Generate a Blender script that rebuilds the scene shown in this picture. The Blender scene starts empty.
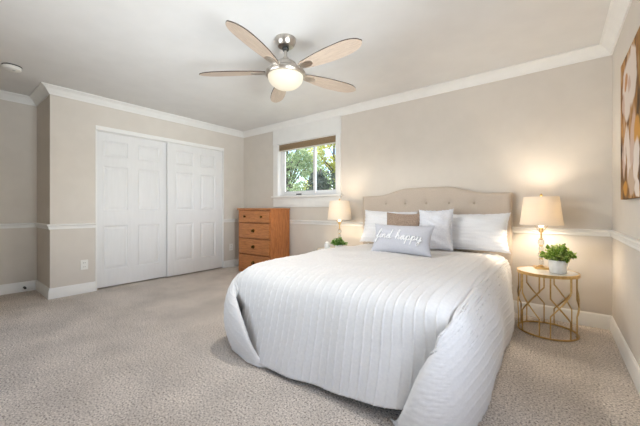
import bpy, bmesh, math, random
import numpy as np
from mathutils import Vector, Matrix

random.seed(7)
RNG = np.random.default_rng(11)
S = bpy.context.scene
COL = S.collection
PI = math.pi

# ------------------------------------------------------------------ camera
cam_d = bpy.data.cameras.new('camera')
cam = bpy.data.objects.new('camera', cam_d)
COL.objects.link(cam)
cam_d.sensor_width = 36.0
cam_d.lens = 36.0 * 302.8 / 640.0
cam_d.shift_y = -0.0069
cam_d.clip_start = 0.02
cam.location = (0.0, 0.0, 1.039)
cam.rotation_euler = (PI / 2, 0, 0.6606)
S.camera = cam

# ------------------------------------------------------------------ view
S.view_settings.view_transform = 'Standard'
S.view_settings.look = 'None'
S.view_settings.gamma = 1.0
S.view_settings.use_curve_mapping = False
S.view_settings.exposure = 0.13

# ------------------------------------------------------------------ world / sun / added fill lights
W = bpy.data.worlds.new('sky')
S.world = W
W.use_nodes = True
wn = W.node_tree.nodes
wl = W.node_tree.links
wn.clear()
w_out = wn.new('ShaderNodeOutputWorld')
w_bg = wn.new('ShaderNodeBackground')
w_sky = wn.new('ShaderNodeTexSky')
w_sky.sky_type = 'NISHITA'
w_sky.sun_disc = False
w_sky.sun_elevation = math.radians(48)
w_sky.sun_rotation = math.radians(60)
w_bg.inputs['Strength'].default_value = 0.52
wl.new(w_sky.outputs['Color'], w_bg.inputs['Color'])
wl.new(w_bg.outputs['Background'], w_out.inputs['Surface'])


def light(name, kind, loc, energy, color=(1, 1, 1), size=None, size_y=None, target=None, radius=None):
    d = bpy.data.lights.new(name, kind)
    d.energy = energy
    d.color = color
    if kind == 'AREA':
        d.shape = 'RECTANGLE'
        d.size = size
        d.size_y = size_y or size
    if radius is not None:
        d.shadow_soft_size = radius
    o = bpy.data.objects.new(name, d)
    COL.objects.link(o)
    o.location = loc
    if target is not None:
        o.rotation_euler = (Vector(target) - Vector(loc)).to_track_quat('-Z', 'Y').to_euler()
    return o


sun = light('sun', 'SUN', (-14, -4, 12), 14.0, (1.0, 0.95, 0.84), target=(-14 + 5.2, -4 + 3.6, 12 - 6.6))
sun.data.angle = math.radians(0.6)
# added fill area lights in made-up, unseen windows behind and beside the camera
fill_a = light('added_fill_rear', 'AREA', (-2.75, -1.50, 1.00), 16.5, (0.88, 0.95, 1.0), 2.5, 0.9, target=(-0.75, 2.5, 2.30))
fill_a.data.spread = math.radians(74)
fill_b = light('added_fill_right_wide', 'AREA', (0.33, 0.95, 1.10), 6.8, (0.94, 0.97, 1.0), 1.0, 1.0, target=(-4.0, 2.4, 1.75))  # added wide fill for the right side of the bed
fill_b.data.spread = math.radians(150)
fill_c = light('added_fill_right_narrow', 'AREA', (0.345, 0.95, 1.15), 15.5, (0.86, 0.945, 1.0), 1.0, 1.0, target=(-4.2, 2.2, 2.45))  # added narrow fill towards far ceiling and left wall; no real ground bounce
fill_c.data.spread = math.radians(64)

# ------------------------------------------------------------------ helpers


def new_mat(name, color, rough=0.6, metal=0.0, spec=0.5):
    m = bpy.data.materials.new(name)
    m.use_nodes = True
    b = m.node_tree.nodes['Principled BSDF']
    b.inputs['Base Color'].default_value = (*color, 1)
    b.inputs['Roughness'].default_value = rough
    b.inputs['Metallic'].default_value = metal
    b.inputs['Specular IOR Level'].default_value = spec
    return m


def srgb(r, g, b):
    f = lambda c: (c / 255 / 12.92) if c / 255 <= 0.04045 else ((c / 255 + 0.055) / 1.055) ** 2.4
    return (f(r), f(g), f(b))


def noise_mat(name, c1, c2, scale=20, detail=4, rough=0.7, bump=0.0, bump_scale=None, stretch=(1, 1, 1), metal=0.0,
              lo=0.35, hi=0.65, spec=0.4, bump_dist=0.01):
    """two-tone noise material on object coordinates, with a fine bump"""
    m = new_mat(name, c1, rough, metal, spec)
    nt = m.node_tree
    N, L = nt.nodes, nt.links
    b = N['Principled BSDF']
    tc = N.new('ShaderNodeTexCoord')
    mp = N.new('ShaderNodeMapping')
    mp.inputs['Scale'].default_value = stretch
    L.new(tc.outputs['Object'], mp.inputs['Vector'])
    nz = N.new('ShaderNodeTexNoise')
    nz.inputs['Scale'].default_value = scale
    nz.inputs['Detail'].default_value = detail
    L.new(mp.outputs['Vector'], nz.inputs['Vector'])
    cr = N.new('ShaderNodeValToRGB')
    cr.color_ramp.elements[0].position = lo
    cr.color_ramp.elements[1].position = hi
    cr.color_ramp.elements[0].color = (*c1, 1)
    cr.color_ramp.elements[1].color = (*c2, 1)
    L.new(nz.outputs['Fac'], cr.inputs['Fac'])
    L.new(cr.outputs['Color'], b.inputs['Base Color'])
    if bump > 0:
        n2 = N.new('ShaderNodeTexNoise')
        n2.inputs['Scale'].default_value = bump_scale or scale
        n2.inputs['Detail'].default_value = 3
        L.new(mp.outputs['Vector'], n2.inputs['Vector'])
        bp = N.new('ShaderNodeBump')
        bp.inputs['Strength'].default_value = bump
        bp.inputs['Distance'].default_value = bump_dist
        L.new(n2.outputs['Fac'], bp.inputs['Height'])
        L.new(bp.outputs['Normal'], b.inputs['Normal'])
    return m


def emit_mat(name, color, strength):
    m = new_mat(name, color, 0.5)
    b = m.node_tree.nodes['Principled BSDF']
    b.inputs['Emission Color'].default_value = (*color, 1)
    b.inputs['Emission Strength'].default_value = strength
    return m


class G:
    """collects shapes and becomes one mesh object"""

    def __init__(self):
        self.v, self.f, self.m = [], [], []

    def add(self, vs, fs, mi=0):
        o = len(self.v)
        self.v += [tuple(p) for p in vs]
        self.f += [tuple(o + i for i in q) for q in fs]
        self.m += [mi] * len(fs)
        return self

    def box(self, lo, hi, mi=0):
        (a, b, c), (d, e, f) = lo, hi
        vs = [(a, b, c), (d, b, c), (d, e, c), (a, e, c), (a, b, f), (d, b, f), (d, e, f), (a, e, f)]
        return self.add(vs, [(0, 3, 2, 1), (4, 5, 6, 7), (0, 1, 5, 4), (1, 2, 6, 5), (2, 3, 7, 6), (3, 0, 4, 7)], mi)

    def lathe(self, prof, n=32, mi=0, c=(0, 0, 0), caps=True):
        vs, fs = [], []
        k = len(prof)
        for i in range(n):
            a = 2 * PI * i / n
            for r, z in prof:
                vs.append((c[0] + r * math.cos(a), c[1] + r * math.sin(a), c[2] + z))
        for i in range(n):
            j = (i + 1) % n
            for q in range(k - 1):
                fs.append((i * k + q, j * k + q, j * k + q + 1, i * k + q + 1))
        if caps:
            if prof[0][0] > 1e-6:
                fs.append(tuple(i * k for i in reversed(range(n))))
            if prof[-1][0] > 1e-6:
                fs.append(tuple(i * k + k - 1 for i in range(n)))
        return self.add(vs, fs, mi)

    def tube(self, pts, r, n=8, mi=0, closed=False, flat=1.0):
        P = [Vector(p) for p in pts]
        k = len(P)
        rs = r if isinstance(r, (list, tuple)) else [r] * k
        vs, fs = [], []
        up = None
        for i in range(k):
            if closed:
                t = P[(i + 1) % k] - P[i - 1]
            else:
                t = P[min(i + 1, k - 1)] - P[max(i - 1, 0)]
            t.normalize()
            if up is None:
                up = Vector((0, 0, 1)) if abs(t.z) < 0.9 else Vector((1, 0, 0))
            s = t.cross(up)
            if s.length < 1e-6:
                s = t.orthogonal()
            s.normalize()
            u = s.cross(t).normalized()
            up = u
            for j in range(n):
                a = 2 * PI * j / n + PI / n
                vs.append(P[i] + s * (math.cos(a) * rs[i]) + u * (math.sin(a) * rs[i] * flat))
        for i in range(k if closed else k - 1):
            i2 = (i + 1) % k
            for j in range(n):
                j2 = (j + 1) % n
                fs.append((i * n + j, i * n + j2, i2 * n + j2, i2 * n + j))
        if not closed:
            fs.append(tuple(reversed(range(n))))
            fs.append(tuple((k - 1) * n + j for j in range(n)))
        return self.add(vs, fs, mi)

    def grid(self, A, mi=0, flip=False):
        a, b = A.shape[:2]
        fs = []
        for i in range(a - 1):
            for j in range(b - 1):
                q = (i * b + j, i * b + j + 1, (i + 1) * b + j + 1, (i + 1) * b + j)
                fs.append(q[::-1] if flip else q)
        return self.add(A.reshape(-1, 3).tolist(), fs, mi)

    def build(self, name, mats, parent=None, loc=None, smooth=None, bevel=0.0, merge=0.0, segs=2):
        me = bpy.data.meshes.new(name)
        me.from_pydata(self.v, [], self.f)
        mats = mats if isinstance(mats, (list, tuple)) else [mats]
        for m in mats:
            me.materials.append(m)
        if len(mats) > 1:
            me.polygons.foreach_set('material_index', self.m)
        bm = bmesh.new()
        bm.from_mesh(me)
        if merge > 0:
            bmesh.ops.remove_doubles(bm, verts=bm.verts, dist=merge)
        bmesh.ops.recalc_face_normals(bm, faces=bm.faces)
        if bevel > 0:
            es = [e for e in bm.edges if e.is_manifold and e.calc_face_angle(0) > 0.6]
            bmesh.ops.bevel(bm, geom=es, offset=bevel, segments=segs, profile=0.5, affect='EDGES', clamp_overlap=True)
        bm.to_mesh(me)
        bm.free()
        if smooth is not None:
            me.polygons.foreach_set('use_smooth', [True] * len(me.polygons))
            me.set_sharp_from_angle(angle=math.radians(smooth))
        me.update()
        o = bpy.data.objects.new(name, me)
        COL.objects.link(o)
        if parent is not None:
            o.parent = parent
        if loc is not None:
            o.location = loc
        return o


def thing(name, label, cat, loc=(0, 0, 0), rz=0.0, group=None):
    o = bpy.data.objects.new(name, None)
    o.empty_display_size = 0.1
    COL.objects.link(o)
    o.location = loc
    o.rotation_euler = (0, 0, rz)
    return tag(o, label, cat, group)


def tag(o, label, cat, group=None):
    o['label'] = label
    o['category'] = cat
    if group:
        o['group'] = group
    return o


def struct(o):
    o['kind'] = 'structure'
    return o


def dup(root, loc, rz, label, group=None):
    r = root.copy()
    COL.objects.link(r)
    r.location = loc
    r.rotation_euler = (0, 0, rz)
    r['label'] = label
    if group:
        r['group'] = group
    for ch in list(root.children):
        c = ch.copy()
        COL.objects.link(c)
        c.parent = r
        for g in list(ch.children):
            d = g.copy()
            COL.objects.link(d)
            d.parent = c
    return r


def catmull(pts, per=8, closed=False):
    P = [np.array(p, float) for p in pts]
    out = []
    n = len(P)
    for i in range(n if closed else n - 1):
        if closed:
            p0, p1, p2, p3 = P[i - 1], P[i], P[(i + 1) % n], P[(i + 2) % n]
        else:
            p0, p1, p2, p3 = P[max(i - 1, 0)], P[i], P[i + 1], P[min(i + 2, n - 1)]
        for k in range(per):
            t = k / per
            out.append(0.5 * ((2 * p1) + (-p0 + p2) * t + (2 * p0 - 5 * p1 + 4 * p2 - p3) * t * t + (-p0 + 3 * p1 - 3 * p2 + p3) * t ** 3))
    if not closed:
        out.append(P[-1])
    return np.array(out)


def resample(P, n):
    d = np.r_[0, np.cumsum(np.linalg.norm(np.diff(P, axis=0), axis=1))]
    t = np.linspace(0, d[-1], n)
    return np.stack([np.interp(t, d, P[:, k]) for k in range(P.shape[1])], 1), t


# ------------------------------------------------------------------ materials
M_WALL = noise_mat('wall_paint', srgb(218, 210, 200), srgb(215, 207, 197), 6, 3, 0.85, 0.05, 160, spec=0.2, bump_dist=0.002)
M_CEIL = noise_mat('ceiling_paint', srgb(229, 227, 224), srgb(226, 224, 221), 5, 3, 0.9, 0.06, 140, spec=0.15, bump_dist=0.002)
M_TRIM = noise_mat('trim_paint', srgb(238, 236, 232), srgb(235, 233, 229), 8, 2, 0.4, spec=0.4)
M_DOOR = noise_mat('door_paint', srgb(231, 230, 229), srgb(228, 227, 226), 30, 3, 0.45, 0.05, 60, (1, 1, 0.12), spec=0.4, bump_dist=0.002)
M_VINYL = new_mat('white_vinyl', srgb(238, 238, 238), 0.35)
M_PLAST = new_mat('white_plastic', srgb(236, 234, 228), 0.4)
M_BLACK = new_mat('black_rubber', (0.012, 0.012, 0.012), 0.5)
M_DARK = new_mat('dark_gap', (0.03, 0.028, 0.026), 0.9)
M_NICKEL = noise_mat('brushed_nickel', (0.60, 0.56, 0.51), (0.50, 0.46, 0.42), 60, 3, 0.3, metal=1.0, stretch=(1, 1, 0.1))
M_GOLD = noise_mat('brushed_gold', srgb(208, 178, 124), srgb(192, 160, 106), 50, 3, 0.3, metal=1.0)
M_BRASS = noise_mat('antique_brass', srgb(120, 92, 48), srgb(86, 64, 32), 40, 3, 0.38, metal=1.0)
M_LINEN = noise_mat('headboard_linen', srgb(200, 186, 172), srgb(186, 172, 158), 260, 3, 0.95, 0.25, 320, spec=0.1, bump_dist=0.002)
M_BUTTON = noise_mat('button_linen', srgb(186, 171, 156), srgb(172, 158, 143), 260, 3, 0.95, spec=0.1)
M_COMF = noise_mat('white_comforter_cotton', srgb(230, 228, 226), srgb(225, 223, 222), 70, 4, 0.95, 0.15, 240, spec=0.08, bump_dist=0.003)
M_SHEET = new_mat('mattress_ticking', srgb(225, 225, 225), 0.9)
M_WOODDK = noise_mat('dark_bed_rail', srgb(60, 45, 36), srgb(48, 36, 30), 20, 3, 0.6, stretch=(1, 1, 6))
M_GREYP = noise_mat('grey_pillow_cloth', srgb(202, 202, 208), srgb(184, 184, 192), 330, 3, 0.95, 0.2, 300, spec=0.08, bump_dist=0.002)
M_THREAD = new_mat('white_embroidery', srgb(247, 247, 248), 0.9)
M_TABTOP = noise_mat('white_marble', srgb(243, 240, 234), srgb(230, 226, 219), 7, 6, 0.18)
M_POT = noise_mat('white_ceramic', srgb(240, 239, 236), srgb(234, 233, 230), 20, 2, 0.35)
M_SOIL = noise_mat('potting_soil', srgb(66, 52, 40), srgb(40, 32, 26), 120, 3, 0.95)


def fabric_mat(name, c1, c2, axis_scale, strength=0.4):
    m = noise_mat(name, c1, c2, 180, 3, 0.95, spec=0.08)
    N, L = m.node_tree.nodes, m.node_tree.links
    tc = N.new('ShaderNodeTexCoord')
    wv = N.new('ShaderNodeTexWave')
    wv.wave_type = 'BANDS'
    wv.bands_direction = 'Z'
    wv.inputs['Scale'].default_value = axis_scale
    wv.inputs['Distortion'].default_value = 1.5
    wv.inputs['Detail'].default_value = 2
    L.new(tc.outputs['Object'], wv.inputs['Vector'])
    bp = N.new('ShaderNodeBump')
    bp.inputs['Strength'].default_value = strength
    bp.inputs['Distance'].default_value = 0.006
    L.new(wv.outputs['Fac'], bp.inputs['Height'])
    L.new(bp.outputs['Normal'], N['Principled BSDF'].inputs['Normal'])
    return m


M_SHAM = fabric_mat('ruched_white_sham', srgb(236, 236, 238), srgb(229, 229, 232), 9.0, 0.45)
M_TUFT = noise_mat('tufted_white_cloth', srgb(232, 233, 238), srgb(222, 223, 230), 90, 4, 0.95, 0.8, 60, spec=0.08, bump_dist=0.012)


def weave_mat():
    m = noise_mat('taupe_woven_cloth', srgb(182, 160, 143), srgb(150, 130, 116), 130, 3, 0.95, spec=0.08, lo=0.4, hi=0.6)
    N, L = m.node_tree.nodes, m.node_tree.links
    tc = N.new('ShaderNodeTexCoord')
    vo = N.new('ShaderNodeTexVoronoi')
    vo.inputs['Scale'].default_value = 75
    L.new(tc.outputs['Object'], vo.inputs['Vector'])
    bp = N.new('ShaderNodeBump')
    bp.inputs['Strength'].default_value = 0.8
    bp.inputs['Distance'].default_value = 0.01
    bp.invert = True
    L.new(vo.outputs['Distance'], bp.inputs['Height'])
    L.new(bp.outputs['Normal'], N['Principled BSDF'].inputs['Normal'])
    return m


M_WEAVE = weave_mat()


def carpet_mat():
    m = new_mat('carpet', (0.4, 0.35, 0.3), 1.0, spec=0.03)
    N, L = m.node_tree.nodes, m.node_tree.links
    b = N['Principled BSDF']
    tc = N.new('ShaderNodeTexCoord')
    n1 = N.new('ShaderNodeTexNoise')
    n1.inputs['Scale'].default_value = 96
    n1.inputs['Detail'].default_value = 5
    n1.inputs['Roughness'].default_value = 0.75
    L.new(tc.outputs['Object'], n1.inputs['Vector'])
    cr = N.new('ShaderNodeValToRGB')
    e = cr.color_ramp.elements
    e[0].position, e[0].color = 0.37, (*srgb(112, 101, 93), 1)
    e[1].position, e[1].color = 0.63, (*srgb(255, 248, 240), 1)
    k = e.new(0.47)
    k.color = (*srgb(212, 201, 190), 1)
    k = e.new(0.58)
    k.color = (*srgb(234, 224, 213), 1)
    L.new(n1.outputs['Fac'], cr.inputs['Fac'])
    n2 = N.new('ShaderNodeTexNoise')          # brushed, trodden patches of the pile
    n2.inputs['Scale'].default_value = 2.6
    n2.inputs['Detail'].default_value = 4
    L.new(tc.outputs['Object'], n2.inputs['Vector'])
    r2 = N.new('ShaderNodeMapRange')
    r2.inputs['From Min'].default_value = 0.35
    r2.inputs['From Max'].default_value = 0.65
    r2.inputs['To Min'].default_value = 0.86
    r2.inputs['To Max'].default_value = 1.06
    L.new(n2.outputs['Fac'], r2.inputs['Value'])
    mx = N.new('ShaderNodeVectorMath')
    mx.operation = 'SCALE'
    L.new(cr.outputs['Color'], mx.inputs[0])
    L.new(r2.outputs['Result'], mx.inputs['Scale'])
    L.new(mx.outputs['Vector'], b.inputs['Base Color'])
    bp = N.new('ShaderNodeBump')
    bp.inputs['Strength'].default_value = 0.7
    bp.inputs['Distance'].default_value = 0.012
    L.new(n1.outputs['Fac'], bp.inputs['Height'])
    L.new(bp.outputs['Normal'], b.inputs['Normal'])
    return m


def wood_mat(name, c1, c2, scale=7, stretch=(1, 1, 1), rough=0.4, detail=5):
    m = new_mat(name, c1, rough)
    N, L = m.node_tree.nodes, m.node_tree.links
    b = N['Principled BSDF']
    tc = N.new('ShaderNodeTexCoord')
    mp = N.new('ShaderNodeMapping')
    mp.inputs['Scale'].default_value = stretch
    L.new(tc.outputs['Object'], mp.inputs['Vector'])
    nz = N.new('ShaderNodeTexNoise')
    nz.inputs['Scale'].default_value = scale
    nz.inputs['Detail'].default_value = detail
    nz.inputs['Roughness'].default_value = 0.65
    nz.inputs['Distortion'].default_value = 0.8
    L.new(mp.outputs['Vector'], nz.inputs['Vector'])
    cr = N.new('ShaderNodeValToRGB')
    e = cr.color_ramp.elements
    e[0].position, e[0].color = 0.34, (*c2, 1)
    e[1].position, e[1].color = 0.62, (*c1, 1)
    L.new(nz.outputs['Fac'], cr.inputs['Fac'])
    L.new(cr.outputs['Color'], b.inputs['Base Color'])
    return m


M_CARPET = carpet_mat()
M_OAK_H = wood_mat('oak_grain_across', srgb(200, 131, 74), srgb(160, 95, 46), 6, (1.2, 8, 14))
M_OAK_V = wood_mat('oak_grain_upright', srgb(196, 126, 72), srgb(154, 90, 46), 6, (8, 14, 1.2))
M_BLADE = wood_mat('washed_oak_blade', srgb(204, 186, 168), srgb(184, 164, 146), 6, (2.2, 22, 22), 0.5)
M_BLADE_EDGE = new_mat('dark_blade_edge', srgb(72, 56, 46), 0.5)

M_GLASS = bpy.data.materials.new('window_glass')
M_GLASS.use_nodes = True
_n, _l = M_GLASS.node_tree.nodes, M_GLASS.node_tree.links
_n.clear()
_o = _n.new('ShaderNodeOutputMaterial')
_mx = _n.new('ShaderNodeMixShader')
_tr = _n.new('ShaderNodeBsdfTransparent')
_gl = _n.new('ShaderNodeBsdfGlossy')
_gl.inputs['Roughness'].default_value = 0.02
_mx.inputs['Fac'].default_value = 0.05
_l.new(_tr.outputs[0], _mx.inputs[1])
_l.new(_gl.outputs[0], _mx.inputs[2])
_l.new(_mx.outputs[0], _o.inputs['Surface'])

M_CRYSTAL = bpy.data.materials.new('lamp_crystal')
M_CRYSTAL.use_nodes = True
_b = M_CRYSTAL.node_tree.nodes['Principled BSDF']
_b.inputs['Base Color'].default_value = (0.98, 0.95, 0.9, 1)
_b.inputs['Roughness'].default_value = 0.03
_b.inputs['Transmission Weight'].default_value = 0.85
_b.inputs['IOR'].default_value = 1.5

M_SHADE = bpy.data.materials.new('lamp_shade_linen')
M_SHADE.use_nodes = True
_n, _l = M_SHADE.node_tree.nodes, M_SHADE.node_tree.links
_n.clear()
_o = _n.new('ShaderNodeOutputMaterial')
_mx = _n.new('ShaderNodeMixShader')
_d = _n.new('ShaderNodeBsdfDiffuse')
_t = _n.new('ShaderNodeBsdfTranslucent')
_d.inputs['Color'].default_value = (*srgb(238, 230, 216), 1)
_t.inputs['Color'].default_value = (*srgb(238, 222, 196), 1)
_mx.inputs['Fac'].default_value = 0.16
_l.new(_d.outputs[0], _mx.inputs[1])
_l.new(_t.outputs[0], _mx.inputs[2])
_l.new(_mx.outputs[0], _o.inputs['Surface'])

M_BULB = emit_mat('warm_bulb', (1.0, 0.80, 0.52), 6.0)
M_BOWL = emit_mat('lit_frosted_glass', (1.0, 0.88, 0.66), 0.55)
M_BOWL.node_tree.nodes['Principled BSDF'].inputs['Base Color'].default_value = (0.3, 0.28, 0.24, 1)

# ------------------------------------------------------------------ room shell
XR, YB, XL, YO, XA, YR, ZC = 0.384, 3.573, -4.568, 0.840, -5.255, -1.60, 2.44
CLO = (1.285, 3.135, 2.045)                     # closet opening y0, y1, top
WIN = (-3.655, -2.475, 1.245, 2.105)            # window opening x0, x1, z0, z1
ADD_RWIN = (-4.1, -1.4, 0.6, 2.1)                   # added rear window, unseen, opened for the fill light
ADD_SWIN = (0.40, 1.50, 0.55, 1.75)                 # added window in the unseen stretch of right wall beside the camera
TH = 0.14

struct(G().box((XA - 0.3, YR - 0.3, -0.1), (XR + 0.3, YB + 0.2, 0.0)).build('floor', M_CARPET))
struct(G().box((XA - 0.3, YR - 0.3, ZC), (XR + 0.3, YB + 0.2, ZC + 0.15)).build('ceiling', M_CEIL))


def wall_y(name, y0, y1, xa, xb, hole=None):
    g = G()
    if hole:
        hx0, hx1, hz0, hz1 = hole
        g.box((xa, y0, 0), (hx0, y1, ZC)).box((hx1, y0, 0), (xb, y1, ZC))
        g.box((hx0, y0, hz1), (hx1, y1, ZC))
        if hz0 > 0:
            g.box((hx0, y0, 0), (hx1, y1, hz0))
    else:
        g.box((xa, y0, 0), (xb, y1, ZC))
    return struct(g.build(name, M_WALL))


def wall_x(name, x0, x1, ya, yb, hole=None):
    g = G()
    if hole:
        hy0, hy1, hz0, hz1 = hole
        g.box((x0, ya, 0), (x1, hy0, ZC)).box((x0, hy1, 0), (x1, yb, ZC))
        g.box((x0, hy0, hz1), (x1, hy1, ZC))
        if hz0 > 0:
            g.box((x0, hy0, 0), (x1, hy1, hz0))
    else:
        g.box((x0, ya, 0), (x1, yb, ZC))
    return struct(g.build(name, M_WALL))


wall_y('wall_back', YB, YB + TH, XL - TH, XR + TH, WIN)
wall_x('wall_right', XR, XR + TH, YR, YB, ADD_SWIN)
wall_x('wall_left', XL - TH, XL, YO, YB, (CLO[0], CLO[1], 0, CLO[2]))
wall_y('wall_alcove', YO, YO + TH, XA - TH, XL - TH)
wall_x('wall_far_left', XA - TH, XA, YR, YO)
wall_y('wall_added_blocker', 0.03, 0.15, XA - TH, -3.95)  # unseen wall added to keep the rear fill out of the alcove
wall_y('wall_rear', YR - TH, YR, XA - TH, XR + TH, ADD_RWIN)
struct(G().box((XL - 0.72, CLO[0] - 0.1, 0), (XL - 0.66, CLO[1] + 0.1, ZC)).box((XL - 0.66, CLO[0] - 0.16, 0), (XL - TH, CLO[0] - 0.1, ZC)).box((XL - 0.66, CLO[1] + 0.1, 0), (XL - TH, CLO[1] + 0.16, ZC)).build('wall_closet', M_WALL))

# mouldings swept along the walls with mitred corners; plan walked so the room is on the right hand
PLAN = [(XA, YR), (XA, YO), (XL, YO), (XL, YB), (XR, YB), (XR, YR)]
SIDE = ['far_left', 'alcove', 'left', 'back', 'right', 'rear']


def seg_n(i):
    a, b = Vector(PLAN[i % 6]), Vector(PLAN[(i + 1) % 6])
    d = (b - a).normalized()
    return Vector((d.y, -d.x)), d


def moulding(i, prof, cut0=None, cut1=None):
    """one wall's run of a moulding; cut0/cut1 end it square at that distance along the wall"""
    n, d = seg_n(i)
    npv, _ = seg_n(i - 1)
    nnx, _ = seg_n(i + 1)
    a, b = Vector(PLAN[i % 6]), Vector(PLAN[(i + 1) % 6])
    m0 = (npv + n) if cut0 is None else n
    m1 = (nnx + n) if cut1 is None else n
    p0 = a if cut0 is None else a + d * cut0
    p1 = b if cut1 is None else a + d * cut1
    k = len(prof)
    vs = [(p0.x + m0.x * q, p0.y + m0.y * q, z) for q, z in prof] + [(p1.x + m1.x * q, p1.y + m1.y * q, z) for q, z in prof]
    fs = [(j, (j + 1) % k, k + (j + 1) % k, k + j) for j in range(k)] + [tuple(reversed(range(k))), tuple(range(k, 2 * k))]
    return vs, fs


CROWN = [(0, ZC - 0.001), (0, 2.35), (0.012, 2.35), (0.016, 2.363), (0.024, 2.372), (0.036, 2.386), (0.046, 2.402), (0.054, 2.412), (0.066, 2.418),
         (0.074, 2.426), (0.088, 2.428), (0.088, ZC - 0.001)]
RAIL = [(0, 0.798), (0.010, 0.798), (0.014, 0.806), (0.012, 0.814), (0.016, 0.822), (0.017, 0.832), (0.024, 0.838), (0.030, 0.846), (0.030, 0.854), (0.022, 0.858), (0, 0.858)]
BASE = [(0, 0.002), (0.016, 0.002), (0.016, 0.092), (0.012, 0.100), (0.012, 0.108), (0.007, 0.118), (0.003, 0.124), (0, 0.124)]
y_c0, y_c1 = CLO[0] - 0.012 - YO, CLO[1] + 0.004 - YO
xw0, xw1 = -3.763 - XL, -2.399 - XL
tn = 0
for i in range(6):
    g = G()
    g.add(*moulding(i, CROWN))
    tn += 1
    struct(g.build('trim_%d' % tn, M_TRIM, smooth=35))
    g = G()
    h = G()
    if i == 2:
        for p, q in ((None, y_c0), (y_c1, None)):
            g.add(*moulding(i, RAIL, p, q))
            h.add(*moulding(i, BASE, p, q))
    elif i == 4:
        for p, q in ((None, YB - ADD_SWIN[1] - 0.02), (YB - ADD_SWIN[0] + 0.02, None)):
            g.add(*moulding(i, RAIL, p, q))
        h.add(*moulding(i, BASE))
    elif i == 5:
        for p, q in ((None, XR - ADD_RWIN[1] - 0.02), (XR - ADD_RWIN[0] + 0.02, None)):
            g.add(*moulding(i, RAIL, p, q))
        h.add(*moulding(i, BASE))
    else:
        g.add(*moulding(i, RAIL))
        h.add(*moulding(i, BASE))
    tn += 1
    struct(g.build('trim_%d' % tn, M_TRIM, smooth=35))
    struct(h.build('baseboard_' + SIDE[i], M_TRIM, smooth=35))

# closet opening: header track fascia and thin jambs
tn += 1
struct(G().box((XL - 0.10, CLO[0] - 0.012, 2.035), (XL + 0.014, CLO[1] + 0.004, 2.088)).box((XL - 0.11, CLO[0] - 0.001, 2.03), (XL - 0.02, CLO[1] + 0.002, 2.045)).build('trim_%d' % tn, M_TRIM, bevel=0.003))
tn += 1
struct(G().box((XL - 0.12, CLO[0] - 0.012, 0.001), (XL + 0.006, CLO[0] + 0.006, 2.034)).build('trim_%d' % tn, M_TRIM, bevel=0.002))
tn += 1
struct(G().box((XL - 0.12, CLO[1] - 0.004, 0.001), (XL + 0.004, CLO[1] + 0.004, 2.034)).build('trim_%d' % tn, M_TRIM, bevel=0.001))


def six_panel_door(name, xf, y0, y1, panels, depth=0.035):
    """moulded six-panel slab: front face at xf looking to +x"""
    g = G()
    zr = [(0.232, 0.815), (1.012, 1.598), (1.716, 1.932)]
    z0, z1 = 0.018, 2.030
    ys = sorted({y0, y1} | {v for p in panels for v in p})
    zs = sorted({z0, z1} | {v for p in zr for v in p})
    for a in range(len(ys) - 1):
        for b in range(len(zs) - 1):
            ya, yb_, za, zb = ys[a], ys[a + 1], zs[b], zs[b + 1]
            is_p = (ya, yb_) in panels and (za, zb) in zr
            if not is_p:
                g.add([(xf, ya, za), (xf, yb_, za), (xf, yb_, zb), (xf, ya, zb)], [(0, 1, 2, 3)])
                continue
            rings = [(0, 0), (0.006, -0.004), (0.016, -0.011), (0.026, -0.011), (0.048, -0.003), (0.052, -0.003)]
            vs = []
            for d, dx in rings:
                vs += [(xf + dx, ya + d, za + d), (xf + dx, yb_ - d, za + d), (xf + dx, yb_ - d, zb - d), (xf + dx, ya + d, zb - d)]
            fs = []
            for r in range(len(rings) - 1):
                for k in range(4):
                    fs.append((r * 4 + k, r * 4 + (k + 1) % 4, r * 4 + 4 + (k + 1) % 4, r * 4 + 4 + k))
            q = (len(rings) - 1) * 4
            fs.append((q, q + 1, q + 2, q + 3))
            g.add(vs, fs)
    xb = xf - depth
    g.add([(xb, y0, z0), (xb, y1, z0), (xb, y1, z1), (xb, y0, z1), (xf, y0, z0), (xf, y1, z0), (xf, y1, z1), (xf, y0, z1)],
          [(0, 3, 2, 1), (0, 1, 5, 4), (1, 2, 6, 5), (2, 3, 7, 6), (3, 0, 4, 7)])
    return struct(g.build(name, M_DOOR, merge=0.0002))


six_panel_door('door_1', XL - 0.062, 1.293, 2.215, [(1.377, 1.667), (1.790, 2.085)])
six_panel_door('door_2', XL - 0.018, 2.180, 3.128, [(2.300, 2.590), (2.712, 2.992)])

# ------------------------------------------------------------------ window in the back wall
win = struct(bpy.data.objects.new('window_1', None))
COL.objects.link(win)
win.location = ((WIN[0] + WIN[1]) / 2, YB, WIN[2])
wx, wy, wz = win.location


def wpart(g, name, mat, bevel=0.003, parent=win):
    g.v = [(x - wx, y - wy, z - wz) for x, y, z in g.v]
    return g.build(name, mat, parent, bevel=bevel)


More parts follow.
